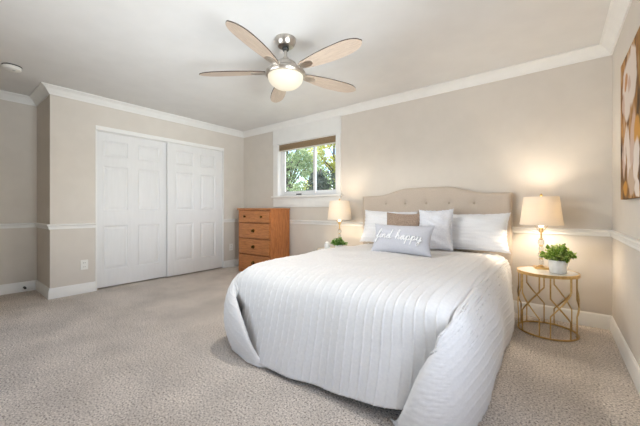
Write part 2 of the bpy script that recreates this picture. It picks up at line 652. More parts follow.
cx0, cx1 = -3.765, -2.397
cas = G()
cas.box((cx0, YB - 0.020, WIN[2] + 0.001), (WIN[0] + 0.004, YB + 0.001, WIN[3]))
cas.box((WIN[1] - 0.004, YB - 0.020, WIN[2] + 0.001), (cx1, YB + 0.001, WIN[3]))
cas.box((cx0 - 0.004, YB - 0.024, WIN[3]), (cx1 + 0.004, YB + 0.001, 2.352))
cas.box((cx0 + 0.002, YB - 0.018, 1.062), (cx1 - 0.002, YB + 0.001, 1.214))
wpart(cas, 'casing', M_TRIM)
wpart(G().box((cx0 - 0.025, YB - 0.050, 1.214), (cx1 + 0.025, YB + 0.075, 1.245)), 'sill', M_TRIM, 0.006)
jm = G()
jm.box((WIN[0], YB, WIN[2]), (WIN[0] + 0.010, YB + 0.09, WIN[3])).box((WIN[1] - 0.010, YB, WIN[2]), (WIN[1], YB + 0.09, WIN[3])).box((WIN[0], YB, WIN[3] - 0.010), (WIN[1], YB + 0.09, WIN[3]))
wpart(jm, 'jamb', M_TRIM, 0.001)


def frame_box(g, x0, x1, z0, z1, t, y0, y1, tb=None):
    tb = tb or t
    g.box((x0, y0, z0), (x0 + t, y1, z1)).box((x1 - t, y0, z0), (x1, y1, z1))
    g.box((x0 + t, y0, z0), (x1 - t, y1, z0 + tb)).box((x0 + t, y0, z1 - t), (x1 - t, y1, z1))
    return g


fr = frame_box(G(), WIN[0] + 0.01, WIN[1] - 0.01, WIN[2], WIN[3] - 0.01, 0.035, YB + 0.055, YB + 0.13)
wpart(fr, 'window_frame', M_VINYL)
mx_ = -2.945
for (a, b, yy) in ((WIN[0] + 0.045, mx_ + 0.03, YB + 0.062), (mx_ - 0.03, WIN[1] - 0.045, YB + 0.092)):
    sg = frame_box(G(), a, b, WIN[2] + 0.035, WIN[3] - 0.045, 0.042, yy, yy + 0.028)
    so = wpart(sg, 'sash', M_VINYL)
    pg = G().box((a + 0.04, yy + 0.011, WIN[2] + 0.075), (b - 0.04, yy + 0.016, WIN[3] - 0.085))
    wpart(pg, 'pane', M_GLASS, 0, so)
lt = G().box((-3.30, YB + 0.045, 1.262), (-3.19, YB + 0.056, 1.279)).box((-3.27, YB + 0.036, 1.266), (-3.22, YB + 0.046, 1.276))
wpart(lt, 'latch', M_DARK, 0.002)

# pleated shade pulled up under the window head
M_CELL = noise_mat('shade_cloth', srgb(170, 148, 118), srgb(150, 128, 100), 40, 3, 0.9, stretch=(1, 1, 8))
sh = thing('window_shade', 'tan pleated fabric shade pulled up at the top of the window', 'window shade', (wx, YB + 0.022, 1.985))
sw = (WIN[1] - WIN[0]) / 2 - 0.014
zz = [(0.014 + 0.010 * (k % 2), 0.014 + k * 0.0085) for k in range(10)]
vs, fs = [], []
for s_ in (-sw, sw):
    for sgn in (-1, 1):
        for d, z in (zz if sgn < 0 else zz[::-1]):
            vs.append((s_, sgn * d, z))
k = 20
fs = [(j, (j + 1) % k, k + (j + 1) % k, k + j) for j in range(k)] + [tuple(range(k))[::-1], tuple(range(k, 2 * k))]
G().add(vs, fs).build('pleated_fabric', M_CELL, sh)
G().box((-sw, -0.026, 0.092), (sw, 0.026, 0.108)).build('headrail', M_CELL, sh, bevel=0.003)
G().box((-sw, -0.024, 0.0), (sw, 0.024, 0.014)).build('bottom_rail', new_mat('shade_rail', srgb(226, 220, 210), 0.5), sh, bevel=0.003)

# windows added to the unseen walls behind and beside the camera for fill light
rw = struct(frame_box(G(), ADD_RWIN[0], ADD_RWIN[1], ADD_RWIN[2], ADD_RWIN[3], 0.06, YR - TH, YR - 0.06).box((-2.78, YR - TH, ADD_RWIN[2] + 0.06), (-2.72, YR - 0.06, ADD_RWIN[3] - 0.06)).build('added_window_rear', M_VINYL))
G().box((ADD_RWIN[0] + 0.06, YR - 0.105, ADD_RWIN[2] + 0.06), (ADD_RWIN[1] - 0.06, YR - 0.10, ADD_RWIN[3] - 0.06)).build('pane', M_GLASS, rw)
g = G()
g.box((XR + 0.06, ADD_SWIN[0], ADD_SWIN[2]), (XR + TH, ADD_SWIN[0] + 0.06, ADD_SWIN[3])).box((XR + 0.06, ADD_SWIN[1] - 0.06, ADD_SWIN[2]), (XR + TH, ADD_SWIN[1], ADD_SWIN[3]))
g.box((XR + 0.06, ADD_SWIN[0] + 0.06, ADD_SWIN[2]), (XR + TH, ADD_SWIN[1] - 0.06, ADD_SWIN[2] + 0.06)).box((XR + 0.06, ADD_SWIN[0] + 0.06, ADD_SWIN[3] - 0.06), (XR + TH, ADD_SWIN[1] - 0.06, ADD_SWIN[3]))
rs = struct(g.build('added_window_right', M_VINYL))
G().box((XR + 0.10, ADD_SWIN[0] + 0.06, ADD_SWIN[2] + 0.06), (XR + 0.105, ADD_SWIN[1] - 0.06, ADD_SWIN[3] - 0.06)).build('pane', M_GLASS, rs)

# ------------------------------------------------------------------ outside
struct(G().box((-30, YB + 0.3, -0.5), (14, 40, -0.35)).build('ground', noise_mat('lawn', srgb(92, 104, 58), srgb(70, 84, 44), 3, 5, 0.95)))


def leaf_cloud(n, centres, size, rng, flat=0.55):
    """many small bent leaf blades scattered through clumps"""
    g = G()
    for _ in range(n):
        c, r = centres[rng.integers(len(centres))]
        d = rng.normal(size=3)
        d /= np.linalg.norm(d)
        p = np.array(c) + d * np.array(r) * rng.uniform(0.35, 1.0) ** 0.6
        a = rng.normal(size=3)
        a /= np.linalg.norm(a)
        b = np.cross(a, rng.normal(size=3))
        b /= np.linalg.norm(b)
        s = size * rng.uniform(0.6, 1.3)
        nrm = np.cross(a, b)
        g.add([p - a * s, p + b * s * flat - nrm * s * .12, p + a * s, p - b * s * flat - nrm * s * .12, ], [(0, 1, 2), (0, 2, 3)])
    return g


def leaf_mat(name, c1, c2, c3, trans=0.35, scale=9):
    m = bpy.data.materials.new(name)
    m.use_nodes = True
    N, L = m.node_tree.nodes, m.node_tree.links
    N.clear()
    o = N.new('ShaderNodeOutputMaterial')
    geo = N.new('ShaderNodeNewGeometry')
    cr = N.new('ShaderNodeValToRGB')
    e = cr.color_ramp.elements
    e[0].color, e[1].color = (*c1, 1), (*c3, 1)
    k = e.new(0.5)
    k.color = (*c2, 1)
    L.new(geo.outputs['Random Per Island'], cr.inputs['Fac'])
    d = N.new('ShaderNodeBsdfDiffuse')
    t = N.new('ShaderNodeBsdfTranslucent')
    mx = N.new('ShaderNodeMixShader')
    mx.inputs['Fac'].default_value = trans
    L.new(cr.outputs['Color'], d.inputs['Color'])
    L.new(cr.outputs['Color'], t.inputs['Color'])
    L.new(d.outputs[0], mx.inputs[1])
    L.new(t.outputs[0], mx.inputs[2])
    L.new(mx.outputs[0], o.inputs['Surface'])
    return m


M_BARK = noise_mat('bark', srgb(98, 86, 76), srgb(60, 52, 46), 14, 5, 0.95, stretch=(1, 1, 0.25))
M_LEAF_Y = leaf_mat('sunny_leaves', srgb(168, 176, 84), srgb(206, 204, 116), srgb(228, 222, 150))
M_LEAF_G = leaf_mat('pale_green_leaves', srgb(120, 146, 104), srgb(164, 184, 140), srgb(206, 214, 176))
M_LEAF_D = leaf_mat('dark_needles', srgb(58, 70, 62), srgb(80, 92, 82), srgb(108, 118, 106), 0.15)


def tree(name, label, x, y, h, mat, centres, n, size, trunk_r, seed):
    rng = np.random.default_rng(seed)
    t = thing(name, label, 'tree', (x, y, -0.36))
    g = G()
    pts = catmull([(0, 0, 0), (0.05, 0, h * .3), (-0.05, 0.04, h * .6), (0.02, 0, h * .92)], 6)
    g.tube(pts.tolist(), [trunk_r * (1 - .75 * i / (len(pts) - 1)) for i in range(len(pts))], 9)
    for c, r in centres:
        k = max(0.25, min(0.85, (c[2] - 0.3) / h - .12))
        s = pts[int(k * (len(pts) - 1))]
        g.tube(catmull([s, (s + np.array(c)) / 2 + np.array((0, 0, .12)), np.array(c)], 5).tolist(), [trunk_r * .35 * (1 - .7 * i / 10) for i in range(11)], 6)
    g.build('trunk', M_BARK, t, smooth=50)
    leaf_cloud(n, centres, size, rng).build('foliage', mat, t)
    return t


def clumps(seed, n, rx, ry, z0, z1, rr):
    rng = np.random.default_rng(seed)
    return [((rng.uniform(-rx, rx), rng.uniform(-ry, ry), rng.uniform(z0, z1)), np.array([rng.uniform(.7, 1.2) * rr] * 3)) for _ in range(n)]


tree('garden_tree', 'pale green leafy tree seen through the left window pane', -8.7, 9.0, 5.2, M_LEAF_G, clumps(1, 20, 1.15, .8, 1.2, 5.0, .5), 5200, .062, .12, 3)
tree('garden_tree', 'sunlit yellow green tree behind the right window pane', -8.15, 12.2, 6.0, M_LEAF_Y, clumps(2, 20, 1.5, .8, 1.5, 5.4, .55), 5000, .075, .11, 4)
tree('garden_shrub', 'dark grey green evergreen low behind the right window pane', -6.75, 8.7, 3.1, M_LEAF_D, clumps(5, 16, .55, .5, 0.7, 2.7, .42), 4200, .06, .10, 5)
tree('garden_tree', 'hazy light green tree farthest off behind the others', -11.7, 16.6, 7.8, M_LEAF_G, clumps(7, 26, 3.2, 1.0, 1.0, 6.2, .9), 5200, .12, .16, 6)

# ------------------------------------------------------------------ bed
BX = -1.17
bed = thing('bed', 'queen bed with arched beige tufted headboard under white bedding', 'bed', (BX, 0, 0))
HW, HT = 0.832, 0.085


def head_top(x):
    a = abs(x) / HW
    t = min(max((0.74 - a) / 0.50, 0), 1)
    return 1.198 + 0.078 * (t * t * (3 - 2 * t)) + 0.006 * (1 - a * a)


xs = np.linspace(-HW, HW, 130)
ts = np.linspace(0, 1, 90)
BTN = [(bx, 1.10) for bx in (-.50, -.25, 0, .25, .50)] + [(bx, .92) for bx in (-.625, -.375, -.125, .125, .375, .625)] + [(bx, .74) for bx in (-.5, -.25, 0, .25, .5)]
A = np.zeros((len(xs), len(ts), 3))
for i, x in enumerate(xs):
    top = head_top(x)
    for j, t in enumerate(ts):
        z = 0.10 + (top - 0.10) * t
        e = min(HW - abs(x), top - z)
        rnd = 0.022 * (1 - min(e / 0.03, 1)) ** 2
        dim = sum(0.016 * math.exp(-((x - bx) ** 2 + (z - bz) ** 2) / (2 * 0.028 ** 2)) for bx, bz in BTN)
        pl = 0.004 * math.exp(-(((x / 0.25 + .0) - round(x / 0.25)) * 0.25 / 0.008) ** 2) if z > 0.5 else 0
        A[i, j] = (x, YB - 0.012 - HT + rnd + dim + pl * 0.6, z)
B = A.copy()
B[:, :, 1] = YB - 0.012
g = G()
g.grid(A)
g.grid(B, flip=True)
for e_ in (0, -1):
    g.grid(np.stack([A[e_, :], B[e_, :]]), flip=(e_ == 0))
    g.grid(np.stack([A[:, e_], B[:, e_]]))
hb = g.build('headboard', M_LINEN, bed, smooth=60, merge=0.0003)
for bx, bz in BTN:
    G().lathe([(0.0, 0.0), (0.008, 0.001), (0.012, 0.005), (0.0105, 0.009), (0.0, 0.011)], 14).build('button', M_BUTTON, hb, smooth=60)
    o = hb.children[-1]
    o.rotation_euler = (PI / 2, 0, 0)
    o.location = (bx, YB - 0.012 - HT + 0.017, bz)
G().box((-.745, 1.50, .335), (.745, YB - .10, .570)).build('mattress', M_SHEET, bed, bevel=0.04, smooth=50, segs=4)
G().box((-.735, 1.52, .14), (.735, YB - .10, .33)).build('box_spring', M_SHEET, bed, bevel=0.015, smooth=50)
for sx in (-1, 1):
    for yy in (1.62, 3.35):
        G().lathe([(0.022, 0.001), (0.028, 0.14)], 16, c=(sx * .66, yy, 0)).build('leg', M_WOODDK, bed, smooth=50)

# ------------------------------------------------------------------ comforter
CW = 0.795                                          # half width of the top
RP = 0.052                                          # spacing of the ruched ribs
frng = RNG.uniform(0, 1, (400, 600))


def ribs(c, w):
    """height of the frayed gathered ribs at across-coordinate c and along-coordinate w"""
    ph = c / RP + 0.10 * np.sin(2.3 * w + 1.1 * c) + 0.05 * np.sin(9 * w + 5 * c)
    k = np.round(ph)
    d = (ph - k) * RP
    ki = (k.astype(int) + 100) % 400
    wi = np.clip((w / 0.014).astype(int), 0, 599)
    fr_ = frng[ki, wi]
    h = (0.0018 + 0.0050 * fr_) * np.exp(-(d / 0.0042) ** 2)
    return h


def soft(c, w, s=1.0):
    return s * (0.006 * np.sin(4.1 * c + 2.2 * w + .6) * np.sin(3.3 * w - 1.7 * c) + 0.004 * np.sin(8.7 * c - 6.1 * w) + 0.003 * np.sin(14 * w + 9 * c))


def displace(P, hgt, sign):
    du = np.gradient(P, axis=0)
    dv = np.gradient(P, axis=1)
    n = np.cross(du, dv)
    n /= (np.linalg.norm(n, axis=2, keepdims=True) + 1e-9)
    return P + sign * n * hgt[:, :, None]


prof = catmull([(3.38, .602), (3.0, .612), (2.5, .620), (2.0, .618), (1.72, .610), (1.575, .592), (1.475, .540), (1.425, .44), (1.380, .25), (1.322, .030)], 12)
prof, plen = resample(prof, 215)
us = np.linspace(-CW, CW, 430)
P = np.zeros((len(us), len(prof), 3))
for i, u in enumerate(us):
    e = max(0.0, (abs(u) - (CW - .13)) / .13)
    drop = 0.050 * e * e
    fade = np.clip((prof[:, 1] - 0.30) / 0.3, 0, 1)
    hang = 1 - fade
    P[i, :, 0] = BX + u + 0.0 * hang
    right = max(0.0, (u - .40) / .40)
    P[i, :, 1] = prof[:, 0] + hang * (0.012 * math.sin(9 * u + .5) + 0.006 * math.sin(21 * u) + 0.03 * right + 0.045 * max(0, min(1, (u - .05) / .5)))
    lc = max(0.0, (-u - (CW - .30)) / .30)
    P[i, :, 1] += hang ** 4 * .085 * lc * lc
    P[i, :, 0] += hang ** 4 * .07 * lc * lc
    lift = 0.005 * math.sin(7 * u) + 0.006 * max(0, -u) + 0.060 * max(0.0, min(1.0, (u - .15) / .45)) ** 1.3
    P[i, :, 2] = prof[:, 1] - drop + hang * lift
uu, vv = np.meshgrid(us, plen, indexing='ij')
main_edge = {-1: P[0].copy(), 1: P[-1].copy()}
env = np.clip((CW - np.abs(uu)) / .02, 0, 1)
hh = (ribs(uu + 5, vv) + soft(uu, vv)) * env
PM = displace(P, hh, -1.0)
if np.cross(np.gradient(P, axis=0), np.gradient(P, axis=1))[:, 40:100, 2].mean() > 0:
    PM = displace(P, hh, 1.0)
PM[:, :, 2] = np.maximum(PM[:, :, 2], .008)
g = G()
g.grid(PM)


def side_sheet(sgn, keys):
    """side panel that wraps round the foot corner; keys: (T, out_angle, B, bulge_top, bulge_low)"""
    ed = main_edge[sgn]
    rows = []
    for (T, ang, Bp, b1, b2) in keys:
        ctl = None
        if isinstance(b1, tuple):
            ctl, b1, b2 = (b1, b2), 0, 0
        if not isinstance(T, tuple):
            y = T
            j = int(np.argmin(np.abs(ed[:120 + 60, 0 + 1] - y)))
            T = tuple(ed[j])
        a = math.radians(ang)
        out = np.array([sgn * math.cos(a), -math.sin(a), 0])
        T = np.array(T, float)
        Bp = np.array(Bp, float)
        C1 = T + out * b1 + np.array([0, 0, -.05 - .02])
        C2 = Bp + out * b2 + np.array([0, 0, .20])
        if ctl:
            C1, C2 = np.array(ctl[0], float), np.array(ctl[1], float)
        rows.append(np.concatenate([T, C1, C2, Bp, [math.radians(max(0.0, ang - 6) * .80)]]))
    R = catmull(rows, 14)
    s = np.r_[0, np.cumsum(0.5 * np.linalg.norm(np.diff(R[:, 9:12], axis=0), axis=1) + 0.5 * np.linalg.norm(np.diff(R[:, 0:3], axis=0), axis=1))]
    t = np.linspace(0, s[-1], int(s[-1] / 0.0125))
    R = np.stack([np.interp(t, s, R[:, k]) for k in range(13)], 1)
    phi = np.clip(R[:, 12], 0, 1.35)[:, None]
    R = R[:, :12]
    d = np.linspace(0, 1, 165)
    b = np.stack([(1 - d) ** 3, 3 * (1 - d) ** 2 * d, 3 * (1 - d) * d * d, d ** 3], 1)
    C = R.reshape(-1, 4, 3)
    Q = np.einsum('dk,nkc->ndc', b, C)
    wv, dv = np.meshgrid(t, d * 0.64, indexing='ij')
    envd = np.clip(dv / .02, 0, 1)
    h = (0.75 * ribs(dv * np.cos(phi) + CW + 5, wv + dv * np.sin(phi)) + soft(dv, wv, 1.3) + 0.007 * np.sin(9 * wv + 7 * dv) * dv / .6) * envd
    h = h + 0.008 * np.exp(-((0.64 - dv) / 0.012) ** 2) * frng[3, np.clip((wv / .02).astype(int), 0, 599)]
    return Q, h


def keysL():
    X = BX - CW
    return [
        (3.36, 0, (X - .06, 3.36, .02), .06, .05), (2.4, 0, (X - .065, 2.4, .015), .07, .06), (1.8, 0, (X - .04, 1.82, .03), .08, .07),
        (1.62, 5, (X - .03, 1.66, .03), .09, .09),
        ((X + .004, 1.52, .530), 25, (X - .03, 1.50, .014), .11, .11), ((X + .012, 1.465, .500), 50, (X + .08, 1.365, .010), .10, .10),
        ((X + .035, 1.425, .475), 72, (X + .25, 1.303, .010), .07, .06), ((X + .055, 1.420, .455), 82, (X + .40, 1.288, .010), .05, .035),
        ((X + .075, 1.408, .435), 92, (X + .490, 1.318, .012), (X + .125, 1.352, .24), (X + .385, 1.305, .17))]


def keysR():
    X = BX + CW
    return [
        (3.36, 0, (X + .045, 3.36, .02), .03, .02), (3.05, 0, (X + .055, 3.05, .02), .05, .04), (2.7, 0, (X + .085, 2.7, .015), .085, .075), (2.3, 0, (X + .075, 2.3, .012), .08, .06),
        (1.9, 0, (X + .085, 1.9, .012), .07, .05), (1.6, 6, (X + .065, 1.58, .012), .06, .05),
        ((X - .002, 1.52, .535), 35, (X + .015, 1.395, .010), .06, .05), ((X - .006, 1.475, .520), 60, (X - .08, 1.315, .010), .05, .05),
        ((X - .016, 1.435, .500), 80, (X - .15, 1.300, .010), .03, .03), ((X - .030, 1.400, .480), 92, (X - .265, 1.372, .012), (X - .070, 1.365, .34), (X - .150, 1.330, .06))]


for sgn, ks in ((-1, keysL()), (1, keysR())):
    Q, h = side_sheet(sgn, ks)
    # the free front edge sags down first, then sweeps along the floor
    D = displace(Q, h, 1.0)
    mid = (Q.shape[0] // 3, 60)
    if (D[mid][0] - Q[mid][0]) * sgn * h[mid] < 0:
        D = displace(Q, h, -1.0)
    g.grid(D)
comf = g.build('comforter', M_COMF, None, smooth=80)
mod = comf.modifiers.new('thick', 'SOLIDIFY')
mod.thickness = 0.012
mod.offset = -1
tag(comf, 'white ruched comforter draped over the bed and pooling on the carpet', 'comforter')

# ------------------------------------------------------------------ pillows


def pillow_surf(w, h, t, u, v, pinch=.10):
    x = w / 2 * u * (1 - pinch * (1 - v * v))
    z = h / 2 * v * (1 - pinch * (1 - u * u))
    th = t / 2 * (np.maximum(1 - np.abs(u) ** 2.6, 0) ** .55) * (np.maximum(1 - np.abs(v) ** 2.6, 0) ** .55)
    return x, z, th


def pillow(name, label, w, h, t, loc, tilt, rz, roll, mat, seed, crinkle=.006, flange=0.0, group=None, n=44, flange_mat=None):
    rng = np.random.default_rng(seed)
    root = thing(name, label, 'pillow', loc, rz, group)
    root.rotation_euler = (-tilt, roll, rz)
    root.rotation_mode = 'XYZ'
    u = np.sin(np.linspace(-PI / 2, PI / 2, n))
    uu, vv = np.meshgrid(u, u, indexing='ij')
    x, z, th = pillow_surf(w, h, t, uu, vv)
    ph = rng.uniform(0, 6, 8)
    wr = crinkle * (np.sin(7 * uu + ph[0] + 3 * vv) * np.sin(5 * vv + ph[1]) + .6 * np.sin(13 * vv + 4 * uu + ph[2])) * (th / (t / 2) + .1)
    g = G()
    F = np.stack([x, -th - wr, z + h / 2], 2)
    Bk = np.stack([x, th + wr * .3, z + h / 2], 2)
    Bk[0], Bk[-1], Bk[:, 0], Bk[:, -1] = F[0], F[-1], F[:, 0], F[:, -1]
    g.grid(F)
    g.grid(Bk, flip=True)
    g.build('cushion', mat, root, smooth=70, merge=0.0002)
    if flange:
        g = G()
        ring = [(x[i, 0], z[i, 0]) for i in range(n)] + [(x[-1, j], z[-1, j]) for j in range(1, n)] + [(x[i, -1], z[i, -1]) for i in range(n - 2, -1, -1)] + [(x[0, j], z[0, j]) for j in range(n - 2, 0, -1)]
        ring = np.array(ring)
        k = len(ring)
        ring2 = []
        for i in range(k):
            d = ring[i] / np.linalg.norm(ring[i])
            ring2.append(ring[i] * 1.0 + d * flange * rng.uniform(.75, 1.15))
        off = [0.008 * math.sin(i * 1.9) + rng.uniform(-.003, .003) for i in range(k)]
        vs = [(a, 0, b + h / 2) for a, b in ring * .985] + [(a, off[i], b + h / 2) for i, (a, b) in enumerate(ring2)]
        fs = [(i, (i + 1) % k, k + (i + 1) % k, k + i) for i in range(k)]
        o = g.add(vs, fs).build('ruffled_edge', flange_mat or mat, root, smooth=70)
        md = o.modifiers.new('thick', 'SOLIDIFY')
        md.thickness = .004
    return root


R_ = math.radians
pillow('pillow', 'white ruched sleeping pillow at the left end of the headboard', .66, .40, .17, (-1.585, 3.285, .625), R_(17), 0, R_(1.5), M_SHAM, 1, flange=.012)
pillow('pillow', 'white ruched sleeping pillow at the right end of the headboard', .66, .38, .17, (-.665, 3.270, .625), R_(17), 0, R_(-1), M_SHAM, 2, flange=.012)
pillow('pillow', 'square white tufted pillow with ruffled edge behind the grey pillow', .325, .405, .15, (-.950, 3.095, .630), R_(14), R_(4), R_(-2), M_TUFT, 3, crinkle=.010, flange=.014)
pillow('pillow', 'taupe brown woven pillow behind the grey pillow', .43, .375, .12, (-1.315, 3.125, .632), R_(15), R_(2), R_(1), M_WEAVE, 4)
LW, LH, LT = .60, .292, .16
lum = pillow('pillow', 'pale grey oblong pillow with white script lettering in front', LW, LH, LT, (-1.146, 2.668, .614), R_(21), R_(0), R_(0), M_GREYP, 5, crinkle=.003)

LET = {
    'f': ([(0, .12), (.16, .42), (.34, .92), (.32, 1.12), (.22, 1.05), (.17, .6), (.15, 0), (.12, -.42), (.04, -.48), (.05, -.25), (.22, .0), (.40, .14)], .40),
    'i': ([(0, .14), (.10, .46), (.09, .12), (.16, 0), (.30, .14)], .30),
    'n': ([(0, .14), (.07, .46), (.07, .02), (.13, .32), (.25, .48), (.32, .36), (.31, .08), (.38, 0), (.50, .14)], .50),
    'd': ([(.36, .40), (.24, .48), (.08, .30), (.09, .06), (.20, 0), (.35, .22), (.45, 1.08), (.39, .14), (.46, 0), (.58, .14)], .58),
    'h': ([(0, .14), (.20, .66), (.25, 1.0), (.18, 1.08), (.11, .8), (.08, .02), (.14, .32), (.27, .48), (.34, .36), (.33, .08), (.40, 0), (.54, .14)], .54),
    'a': ([(.34, .40), (.22, .48), (.07, .30), (.08, .06), (.18, 0), (.32, .24), (.37, .46), (.35, .12), (.42, 0), (.54, .14)], .54),
    'p': ([(0, .14), (.10, .46), (.08, 0), (.05, -.48), (.09, -.1), (.14, .34), (.26, .48), (.36, .32), (.30, .06), (.18, .02), (.34, .02), (.52, .14)], .52),
    'y': ([(0, .14), (.07, .46), (.08, .12), (.17, 0), (.30, .18), (.37, .46), (.34, 0), (.28, -.42), (.16, -.5), (.12, -.34), (.28, -.08), (.50, .12)], .50),
}
g = G()
words = [('find', 0.0), ('happy', 0.0)]
pen = 0.0
strokes = []
for w_, _ in words:
    cur = []
    for ch in w_:
        pts, adv = LET[ch]
        cur += [(pen + a + .18 * b, b) for a, b in pts]
        if ch == 'i':
            strokes.append([(pen + .24, .74), (pen + .27, .80)])
        pen += adv
    strokes.append(cur)
    pen += .42
tot = pen - .42
sx_ = LW * .74 / tot
for st in strokes:
    cv = catmull(st, 6) if len(st) > 2 else np.array(st)
    X = -LW * .385 + cv[:, 0] * sx_
    Z = -.020 + cv[:, 1] * .080 + -.02 * (X / LW)
    u = np.clip(X / (LW / 2), -.97, .97)
    v = np.clip(Z / (LH / 2), -.97, .97)
    _, _, th = pillow_surf(LW, LH, LT, u, v)
    g.tube([(x, -t - .004, z + LH / 2) for x, t, z in zip(X, th, Z)], .0046, 6)
g.build('lettering', M_THREAD, lum, smooth=60)

# ------------------------------------------------------------------ chest of drawers
DX0, DX1, DY0, DY1, DZ = -4.150, -3.375, 3.140, 3.545, 1.045
dr = thing('chest_of_drawers', 'orange oak chest of drawers with brass knobs below the window', 'dresser', ((DX0 + DX1) / 2, DY0, 0))
ox, oy = dr.location.x, dr.location.y


def dbox(*bs):
    g = G()
    for (a, b) in bs:
        g.box((a[0] - ox, a[1] - oy, a[2]), (b[0] - ox, b[1] - oy, b[2]))
    return g


t_ = .018
dbox(((DX0, DY0 + .02, .002), (DX0 + t_, DY1, 1.016)), ((DX1 - t_, DY0 + .02, .002), (DX1, DY1, 1.016)), ((DX0 + t_, DY1 - .01, .05), (DX1 - t_, DY1, 1.016)),
     ((DX0 + t_, DY0 + .02, .06), (DX1 - t_, DY1 - .01, .075))).build('carcass', M_OAK_V, dr, bevel=.002)
rl = [1.016, .818, .568, .312]
dbox(((DX0, DY0, .002), (DX0 + .028, DY0 + .02, 1.016)), ((DX1 - .028, DY0, .002), (DX1, DY0 + .02, 1.016)), ((DX0 + .028, DY0, .004), (DX1 - .028, DY0 + .02, .066)),
     *[((DX0 + .028, DY0 + .006, z - .010), (DX1 - .028, DY0 + .02, z + .002)) for z in rl]).build('face_frame', M_OAK_V, dr, bevel=.002)
dbox(((DX0 - .018, DY0 - .022, 1.017), (DX1 + .016, DY1, DZ))).build('top', M_OAK_H, dr, bevel=.007, segs=3)
dz = [(.822, 1.002), (.574, .804), (.318, .554), (.070, .298)]
for q, (a, b) in enumerate(dz):
    d = dbox(((DX0 + .022, DY0 - .014, a), (DX1 - .022, DY0 + .004, b))).build('drawer', M_OAK_H, dr, bevel=.006, segs=3)
    zc = (a + b) / 2
    for kx in ((-.20, .20) if q == 0 else (0.0,)):
        gk = G()
        if q:
            gk.lathe([(.0, 0), (.030, .001), (.030, .004), (.012, .006), (.009, .016), (.018, .024), (.020, .031), (.014, .038), (0, .040)], 20)
        else:
            gk.lathe([(.0, 0), (.013, .001), (.013, .004), (.009, .006), (.008, .014), (.017, .022), (.018, .028), (.012, .034), (0, .036)], 20)
        k = gk.build('knob', M_BRASS, d, smooth=40)
        k.rotation_euler = (PI / 2, 0, 0)
        k.location = (kx, -.014, zc)

# ------------------------------------------------------------------ side tables
TR, TZ = 0.216, 0.510


def side_table(label, loc, rz):
    t = thing('side_table', label, 'side table', loc, rz, 'gold side tables beside the bed')
    G().lathe([(0, TZ - .010), (TR - .012, TZ - .010), (TR - .012, TZ), (0, TZ)], 56).build('tabletop', M_TABTOP, t, smooth=40)
    G().lathe([(TR - .0115, TZ - .022), (TR, TZ - .022), (TR, TZ + .002), (TR - .0115, TZ + .002), (TR - .0115, TZ - .022)], 64, caps=False).build('top_rim', M_GOLD, t, smooth=40)
    rr = TR - .010
    G().tube([(rr * math.cos(2 * PI * k / 64), rr * math.sin(2 * PI * k / 64), .008) for k in range(64)], .0078, 6, closed=True).build('base_ring', M_GOLD, t, smooth=50)
    for k in range(6):
        a0 = -PI / 2 + math.radians(-33 + 60 * k)
        hw = math.radians(20)
        g = G()

        def pt(s, z):
            return (rr * math.cos(a0 + s * hw), rr * math.sin(a0 + s * hw), z)

        for sg in (-1, 1):
            lo, hi = (.185, .365) if sg < 0 else (.150, .325)
            pts = [pt(sg, .012), pt(sg, lo)] + [pt(sg * (1 - 2 * q / 8), lo + (hi - lo) * q / 8) for q in range(1, 8)] + [pt(-sg, hi), pt(-sg, TZ - .02)]
            g.tube(pts, .0066, 4)
        # the second, shorter link of the lattice
        g.tube([pt(-1 + 2 * q / 8 * .5, .325 - .185 * q / 8 * .5) for q in range(9)], .0066, 4)
        g.tube([pt(-1, .325), pt(-1, .365)], .0066, 4)
        g.tube([pt(1 - 2 * q / 8 * .5, .365 - .185 * q / 8 * .5) for q in range(9)], .0066, 4)
        g.build('lattice_leg', M_GOLD, t, smooth=50)
    return t


TAB_R = (-.055, 3.205, 0)
TAB_L = (-2.270, 3.215, 0)
side_table('round gold lattice side table right of the bed, fully in view', TAB_R, 0)
_root = [o for o in S.objects if o.name == 'side_table'][0]
dup(_root, TAB_L, math.radians(25), 'round gold lattice side table left of the bed, mostly hidden by it')


